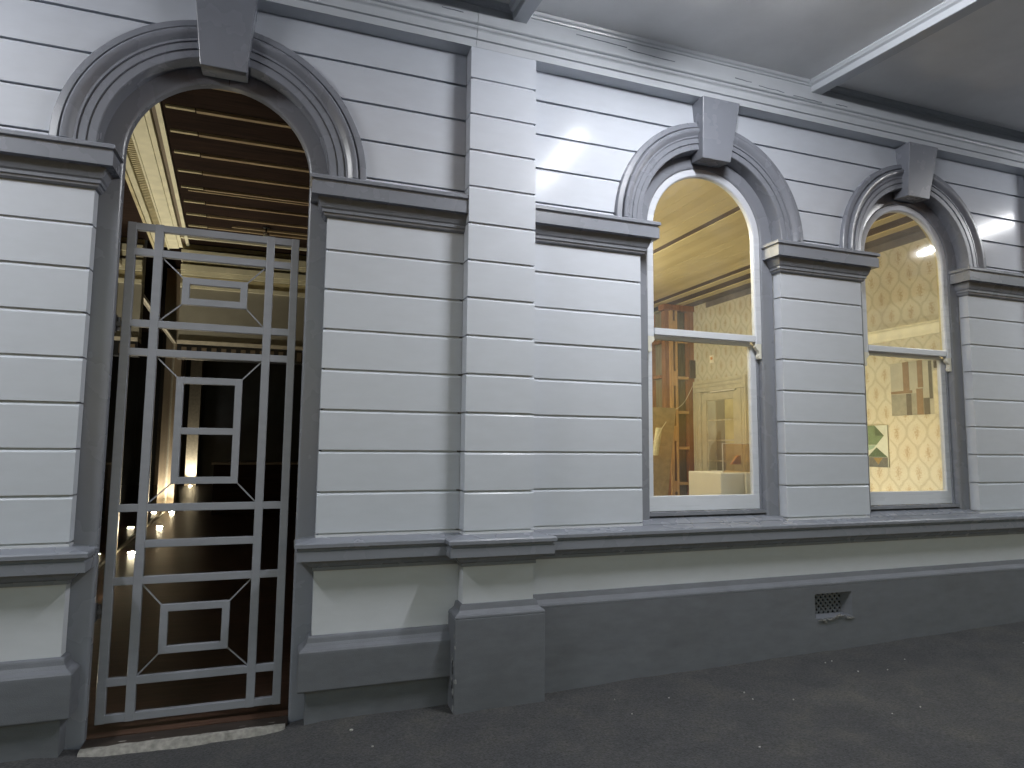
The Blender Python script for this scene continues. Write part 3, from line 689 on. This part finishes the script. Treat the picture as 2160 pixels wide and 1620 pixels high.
uplight(-2.73, 19.75, 'farthest glowing floor uplight, at the foot of the pale pier', HALL_SPOT * 1.6)
# small spotlight hanging from the hall ceiling
t = thing('ceiling_spotlight', 'small round spotlight hanging under the dark hall ceiling', 'spotlight', None, (-0.24, 3.98, CZ))
MB().lathe([(0.035, -0.001), (0.035, -0.012), (0.010, -0.016), (0.010, -0.05)], (0, 0, 0), 14).build('bracket', BLACK, t, smooth=True)
MB().lathe([(0.012, -0.050), (0.030, -0.06), (0.038, -0.085), (0.030, -0.112), (0.012, -0.122)], (0, 0, 0), 14).build('lamp_head', plain('brushed_steel', (0.6, 0.58, 0.52), 0.25, 0.8), t, smooth=True)

# ================================================================== ROOM behind the windows
RX = 6.8; RZ = 3.9; YB = 6.0
structure(MB().box(1.6, RX + 0.1, 0.25, 9.0, -0.1, 0.05).build('room_floor', FLOORWOOD))
rc = structure(MB().box(1.6, RX + 0.1, 0.112, 9.0, RZ + 0.012, RZ + 0.06).build('room_ceiling', GAPWOOD))
# tongue and groove boards running back from the windows; bare strips where boards are missing
edges = [1.62]
x = 1.62
gaps = [(4.370, 4.472), (5.935, 6.085), (6.230, 6.450)]
bw = 0.139
while x < 6.56:
    nxt = x + bw
    for (a, b) in gaps:
        if x < a < nxt: nxt = a
    hi = min(nxt, 6.585)
    if hi - x > 0.02:
        zz = random.uniform(-0.002, 0.002)
        o = MB().box(x + 0.0015, hi - 0.0015, 0.113, 8.95, RZ + zz, RZ + 0.0115).build('ceiling_board', CEILB if random.random() < .6 else CEILB2, rc)
    x = nxt
    for (a, b) in gaps:
        if abs(x - a) < 1e-6: x = b
MB().box(6.587, RX - 0.001, 0.113, 5.95, RZ - 0.004, RZ + 0.0115).build('bare_strip', GREYBAND, rc)
wl = structure(MB().box(RX, RX + 0.1, 0.112, YB, -0.1, RZ + 0.011).build('room_wall', WALLPAPER))
MB().box(RX - 0.006, RX - 0.0005, 0.112, 5.6, 3.80, RZ - 0.005).build('bare_strip', GREYBAND, wl)
structure(MB().box(1.601, 1.65, 0.25, 9.0, -0.1, RZ + 0.01).build('room_wall', CEILB2))
structure(MB().box(1.6, RX + 0.1, 9.0, 9.1, -0.1, RZ + 0.05).build('room_wall', GAPWOOD))
structure(MB().box(1.601, RX + 0.1, 0.111, 0.16, RZ - 0.35, RZ + 0.01).build('room_wall', CEILB2))
# picture rail, ends where it has been pulled off
pr = thing('picture_rail', 'cream moulded picture rail on the patterned wallpaper in the farther window', 'picture rail')
MB().rings([[(RX - d, y, z) for d, z in ((0.0005, 2.845), (0.045, 2.842), (0.048, 2.825), (0.030, 2.812), (0.022, 2.785), (0.026, 2.76), (0.018, 2.735), (0.014, 2.70), (0.0005, 2.695))] for y in (0.12, 2.95)]).build('rail', CREAM, pr, smooth=True, angle=30)
# paper patched panel: bare framing showing through a cut in the wallpaper
fp = thing('wall_panel', 'rectangular grey and brown panel picturing timber posts, on the wallpaper in the farther window', 'panel')
ypl, ypr, zpb, zpt = 2.078, 1.43, 1.806, 2.420
MB().box(RX - 0.012, RX - 0.001, ypr, ypl, zpb, zpt).build('backing', plain('grey_print', (0.36, 0.34, 0.27), 0.7, var=0.1, ns=6), fp)
cA = plain('print_brown', (0.20, 0.12, 0.065), 0.7); cB = plain('print_dark', (0.085, 0.07, 0.055), 0.7); cC = plain('print_mid', (0.25, 0.24, 0.19), 0.7); cD = plain('print_cream', (0.52, 0.47, 0.33), 0.7)
def pb(u0, u1, v0, v1, m_, d=0.002):
    W_ = ypl - ypr; H_ = zpt - zpb
    MB().box(RX - 0.0125 - d, RX - 0.0121, ypl - u1 * W_, ypl - u0 * W_, zpb + v0 * H_, zpb + v1 * H_).build('picture_block', m_, fp)
pb(0.25, 0.37, 0.46, 1.0, cA); pb(0.53, 0.63, 0.50, 1.0, cA); pb(0.00, 0.42, 0.41, 0.46, cA, 0.003); pb(0.0, 0.30, 0.0, 0.40, cC); pb(0.30, 0.40, 0.0, 0.40, cB)
pb(0.40, 0.50, 0.0, 0.40, cC); pb(0.50, 0.62, 0.0, 0.48, cA, 0.003); pb(0.63, 0.74, 0.0, 0.30, cB); pb(0.74, 0.80, 0.28, 0.97, cB); pb(0.82, 0.90, 0.0, 0.78, cD, 0.003); pb(0.90, 0.912, 0.05, 0.60, cB, 0.004); pb(0.92, 1.0, 0.0, 0.80, cD, 0.003); pb(0.84, 1.0, 0.82, 1.0, cB)
# geometric green picture
ga = thing('geometric_picture', 'small picture of green and white triangles hung low on the wallpaper', 'picture')
y0, y1, z0, z1 = 2.150, 2.42, 1.200, 1.700
MB().box(RX - 0.018, RX - 0.001, y0, y1 + 0.14, z0, z1).build('canvas', plain('canvas_white', (0.50, 0.53, 0.44), 0.7, var=0.04), ga)
gA = plain('green_mid', (0.105, 0.175, 0.095), 0.7); gB = plain('green_dark', (0.05, 0.10, 0.055), 0.7); gC = plain('green_pale', (0.22, 0.34, 0.25), 0.7); gD = plain('grey_dark', (0.10, 0.105, 0.09), 0.7); gE = plain('ochre', (0.22, 0.15, 0.05), 0.7)
def tri(pts, m_, d=0.001):
    MB().prism([(y1 + 0.14 - u * (y1 + 0.14 - y0), z0 + v * (z1 - z0)) for u, v in pts], lambda u, v, w: (w, u, v), RX - 0.0185 - d, RX - 0.0181).build('colour_patch', m_, ga)
tri([(0.0, 1.0), (0.58, 1.0), (0.88, 0.75), (0.62, 0.53), (0.0, 0.53)], gA); tri([(0.58, 0.98), (0.88, 0.75), (0.60, 0.75)], gB, 0.002); tri([(0.0, 0.52), (0.61, 0.52), (0.50, 0.44), (0.0, 0.30)], gC)
tri([(0.3, 0.24), (0.62, 0.47), (0.98, 0.24)], gB, 0.002); tri([(0.0, 0.235), (0.98, 0.235), (0.98, 0.0), (0.0, 0.0)], gD); tri([(0.5, 0.22), (0.82, 0.22), (0.66, 0.06)], gE, 0.003)

# glazed door in the wallpapered wall
d = thing('panelled_door', 'cream glazed door with wide moulded frame in the wallpapered wall, half hidden by a white board', 'door')
dy0, dy1, dz = 4.60, 5.95, 2.55
mb = MB()
mb.box(RX - 0.05, RX - 0.0005, dy1 - 0.20, dy1, 0.05, dz - 0.20); mb.box(RX - 0.05, RX - 0.0005, dy0, dy0 + 0.20, 0.05, dz - 0.20); mb.box(RX - 0.05, RX - 0.0005, dy0, dy1, dz - 0.198, dz)
fr_ = mb.build('door_frame', DOORP, d, bevel=0.006)
mb = MB()
for o_ in (0.02, 0.085): mb.box(RX - 0.066, RX - 0.0495, dy1 - o_ - 0.04, dy1 - o_, 0.05, dz - 0.20); mb.box(RX - 0.066, RX - 0.0495, dy0 + o_, dy0 + o_ + 0.04, 0.05, dz - 0.20); mb.box(RX - 0.066, RX - 0.0495, dy0 + 0.05, dy1 - 0.05, dz - o_ - 0.04, dz - o_)
mb.build('frame_mould', DOORP, fr_, bevel=0.006)
mb = MB(); a, b = dy0 + 0.205, dy1 - 0.205
mb.box(RX - 0.020, RX - 0.001, b - 0.12, b, 0.05, dz - 0.23); mb.box(RX - 0.020, RX - 0.001, a, a + 0.12, 0.05, dz - 0.23); mb.box(RX - 0.020, RX - 0.001, a + 0.121, b - 0.121, dz - 0.35, dz - 0.23); mb.box(RX - 0.020, RX - 0.001, a + 0.121, b - 0.121, 0.05, 0.85)
lf = mb.build('door_leaf', DOORP, d, bevel=0.004)
yc = (a + b) / 2
for r_ in range(4):
    for c_ in range(3):
        py0 = a + 0.13 + c_ * (b - a - 0.26) / 3; py1 = py0 + (b - a - 0.26) / 3 - 0.018
        pz1 = dz - 0.36 - r_ * 0.335; pz0 = pz1 - 0.31
        MB().box(RX - 0.010, RX - 0.0012, py0, py1, pz0, pz1).build('pane', plain('painted_lit_pane', (0.50, 0.44, 0.25), 0.25, var=0.2, ns=4, bump=0) if c_ == 0 else plain('painted_dim_pane', (0.24, 0.225, 0.17) if c_ == 1 else (0.42, 0.41, 0.33), 0.25, var=0.15, ns=4, bump=0), lf)  # bright and dim glass is put into the pane colours
MB().box(RX - 0.052, RX - 0.021, a + 0.05, b - 0.28, dz - 0.222, dz - 0.202).build('torn_trim', CARD, d)
# dark timber in the room corner and the bare stud wall
sw = thing('stud_wall', 'bare orange timber stud frame with short cross noggins left of the door', 'stud wall')
def stud(x0, x1, y0, y1, m_=STUD, z0=0.05, z1=3.79, nm='stud'): return MB().box(x0, x1, y0, y1, z0, z1).build(nm, m_, sw)
stud(6.225, 6.298, YB - 0.02, YB + 0.10, STUDRED)
stud(6.300, 6.358, YB - 0.06, YB + 0.06)
stud(6.410, 6.446, YB - 0.06, YB + 0.06)
stud(6.359, 6.409, YB + 0.02, YB + 0.05, STUDRED)
for z in (0.66, 1.52, 2.47, 3.35): MB().box(6.3585, 6.4095, YB - 0.057, YB + 0.019, z, z + (0.26 if z > 1 else 0.18)).build('packer', STUD, sw)
stud(6.672, RX - 0.002, YB - 0.03, YB + 0.09, STUDRED)
MB().box(6.447, 6.671, YB + 0.062, YB + 0.085, 0.05, 3.79).build('lining', LINING, sw)
for z in (0.792, 1.40, 2.016, 2.614, 3.25): MB().box(6.447, 6.671, YB - 0.045, YB + 0.061, z - 0.024, z + 0.024).build('noggin', NOGGIN, sw)
MB().box(RX - 0.10, RX - 0.003, YB - 0.075, YB - 0.032, 2.62, 2.93).build('charred_post', OLDWOOD, sw)
# frame running back beyond the post
MB().box(6.26, 6.29, YB + 0.11, 8.9, 0.05, 3.79).build('lining', LINING, sw)
for y in (6.40, 7.0, 7.6): MB().box(6.18, 6.259, y - 0.05, y + 0.05, 0.05, 3.79).build('stud', STUDRED, sw)
for z in (1.42, 2.03, 2.635, 3.25): MB().box(6.19, 6.259, YB + 0.11, 8.9, z - 0.028, z + 0.028).build('noggin', STUDRED, sw)
MB().box(6.18, RX - 0.002, YB - 0.06, YB + 0.12, 3.795, 3.895).build('top_plate', STUDRED, sw)
# board leaning at the frame, with batting and a loose cable
lb = MB().prism([(4.95, 0.05), (5.475, 0.05), (5.785, 2.02), (5.20, 2.02)], lambda u, v, dd: (u, dd + 0.05 * v, v), 4.92, 4.95).build('leaning_sheet', TANB); tag(lb, 'brown sheet leaning against the stud frame at the left edge of the window', 'sheet')
ins = MB()
rr = []
for i in range(7):
    z = 1.70 - 0.068 * i
    c = 5.335 - 0.012 * i
    rr.append([(c + 0.055 * math.cos(a) * (1 + 0.25 * noise.noise((i, a, 1))), 4.80 + 0.02 * math.sin(a), z + 0.01 * noise.noise((i, a, 4))) for a in [2 * PI * k / 10 for k in range(10)]])
ins.rings(rr); tag(ins.build('hanging_batting', INSUL, smooth=True), 'strip of pale batting hanging from the leaning brown sheet', 'batting')
cu = [Vector((6.72, 5.86, 2.53)), Vector((6.45, 5.80, 2.16)), Vector((6.12, 5.72, 1.98)), Vector((5.75, 5.2, 1.86)), Vector((5.38, 4.78, 1.70)), Vector((5.24, 4.74, 1.52)), Vector((5.05, 4.74, 1.45))]
mb = MB(); rs = []
pts = []
for i in range(len(cu) - 1):
    for k in range(6):
        tt = k / 6; p0 = cu[max(0, i - 1)]; p1 = cu[i]; p2 = cu[i + 1]; p3 = cu[min(len(cu) - 1, i + 2)]
        pts.append(0.5 * ((2 * p1) + (p2 - p0) * tt + (2 * p0 - 5 * p1 + 4 * p2 - p3) * tt * tt + (3 * p1 - p0 - 3 * p2 + p3) * tt ** 3))
for i, p in enumerate(pts):
    dd = (pts[min(i + 1, len(pts) - 1)] - pts[max(i - 1, 0)]).normalized(); u = dd.cross(Vector((0, 1, 0))).normalized(); w = dd.cross(u)
    rs.append([p + u * 0.0045 * math.cos(a) + w * 0.0045 * math.sin(a) for a in [2 * PI * k / 6 for k in range(6)]])
mb.rings(rs); tag(mb.build('loose_cable', CABLE, smooth=True), 'thin pale cable sagging from the door frame across the studs', 'cable')
# small bright plate with an orange block
t = thing('wall_plate', 'small bright plate with an orange block on the wallpaper above the door', 'switch')
MB().box(RX - 0.014, RX - 0.001, 5.41, 5.515, 2.83, 2.96).build('plate', PLATE, t, bevel=0.004); MB().box(RX - 0.022, RX - 0.0145, 5.43, 5.48, 2.885, 2.93).build('orange_block', BRASS, t)
# white cabinet with a clear acrylic sheet on top, near the window
wc = thing('white_cabinet', 'white glossy cabinet standing just inside the nearer window at lower right', 'cabinet')
MB().box(3.525, 3.765, 0.99, 1.45, 0.05, 1.20).build('body', CARD, wc, bevel=0.006)
MB().box(3.767, 3.95, 0.965, 1.45, 0.05, 1.202).build('door_panel', CARD, wc, bevel=0.004)
af = thing('acrylic_frame', 'clear acrylic sheet with an orange wedge standing on the white cabinet', 'frame')
mb = MB(); yA = 1.02
mb.box(3.572, 3.578, yA, yA + 0.006, 1.204, 1.452); mb.box(3.578, 3.90, yA, yA + 0.006, 1.447, 1.452)
mb.build('edge', POSTC, af)
MB().box(3.578, 3.90, yA + 0.001, yA + 0.005, 1.204, 1.447).build('sheet', glass('acrylic', 1.0, 0.10, (0.86, 0.76, 0.60)), af)
MB().prism([(3.665, 1.272), (3.765, 1.272), (3.765, 1.350), (3.735, 1.348), (3.71, 1.318)], lambda u, v, dd: (u, dd, v), yA + 0.006, yA + 0.03).build('wedge', plain('orange_card', (0.50, 0.20, 0.06), 0.6), af)
# work lamp on the floor and bare bulb, both out of the camera's sight
wlm = thing('work_lamp', 'round work lamp on the room floor lighting the wallpaper, below the window sill', 'lamp', None, (5.35, 2.2, 0.05))
MB().lathe([(0.14, 0.0), (0.14, 0.02), (0.02, 0.03), (0.02, 0.40)], (0, 0, 0), 16).build('stand', STEEL, wlm)
MB().lathe([(0.03, 0.40), (0.07, 0.43), (0.075, 0.50), (0.04, 0.545)], (0, 0, 0), 16).build('bulb', BULB, wlm, smooth=True)
def pt(name, loc, e, col, r, parent):
    l = bpy.data.lights.new(name, 'POINT'); l.energy = e; l.color = col; l.shadow_soft_size = r
    o = bpy.data.objects.new(name, l); COL.objects.link(o); o.parent = parent; o.location = loc; return o
l = bpy.data.lights.new('work_lamp_light', 'SPOT'); l.energy = ROOM_LAMP; l.color = (1.0, 0.93, 0.76); l.spot_size = math.radians(150); l.spot_blend = 0.6; l.shadow_soft_size = 0.08
o = bpy.data.objects.new('work_lamp_light', l); COL.objects.link(o); o.parent = wlm; o.location = (0.06, 0, 0.62); o.rotation_euler = (0, -PI / 2, 0)
bb = thing('pendant_bulb', 'bare bulb hanging from the cream boarded room ceiling', 'lamp', None, (3.2, 4.4, RZ))
MB().lathe([(0.05, -0.001), (0.05, -0.02), (0.006, -0.03), (0.006, -0.85)], (0, 0, 0), 12).build('flex', CARD, bb)
MB().lathe([(0.02, -0.85), (0.035, -0.89), (0.035, -0.93), (0.012, -0.965)], (0, 0, 0), 12).build('bulb', BULB, bb, smooth=True)
pt('pendant_light', (0, 0, -1.05), ROOM_BULB, (1.0, 0.93, 0.74), 0.05, bb)

fill_bulb = thing('pendant_bulb', 'added unseen fill bulb hanging close behind the front wall of the boarded room', 'lamp', None, (1.80, 1.1, RZ))  # unseen bulb added to brighten the front of the room
MB().lathe([(0.05, -0.001), (0.05, -0.02), (0.006, -0.03), (0.006, -0.45)], (0, 0, 0), 12).build('flex', CARD, fill_bulb)
MB().lathe([(0.02, -0.45), (0.035, -0.49), (0.035, -0.53), (0.012, -0.565)], (0, 0, 0), 12).build('bulb', BULB, fill_bulb, smooth=True)
pt('pendant_light', (0, 0, -0.65), ROOM_BULB * 0.36, (1.0, 0.93, 0.74), 0.05, fill_bulb)

# ================================================================== flecks on the pavement
mb = MB()
spots = []
for i in range(38):
    x = random.uniform(-1.2, 6.0); y = -abs(random.gauss(0.25, 0.7)) - 0.08
    if y > -3.2: spots.append((x, y))
for x, y in spots:
    z = ground_z(x, y) + 0.010 * noise.noise((x * 1.7, y * 1.7, 0)) + 0.005 * noise.noise((x * 6, y * 6, 3)) + 0.004
    r = random.uniform(0.0015, 0.0048) * (1.6 if random.random() < .12 else 1); a0 = random.random() * 6
    n = 5
    top = [(x + r * (1 + 0.4 * random.random()) * math.cos(a0 + 2 * PI * k / n), y + r * random.uniform(.6, 1.3) * math.sin(a0 + 2 * PI * k / n), z + random.uniform(0, .002)) for k in range(n)]
    bot = [(p[0], p[1], z - 0.006) for p in top]
    mb.rings([bot, top])
structure(mb.build('paint_flecks', PLASTER), 'stuff')

# ------------------------------------------------------------------ render settings
S.render.engine = 'CYCLES'
S.cycles.max_bounces = 10; S.cycles.transparent_max_bounces = 12
S.cycles.sample_clamp_indirect = 4.0
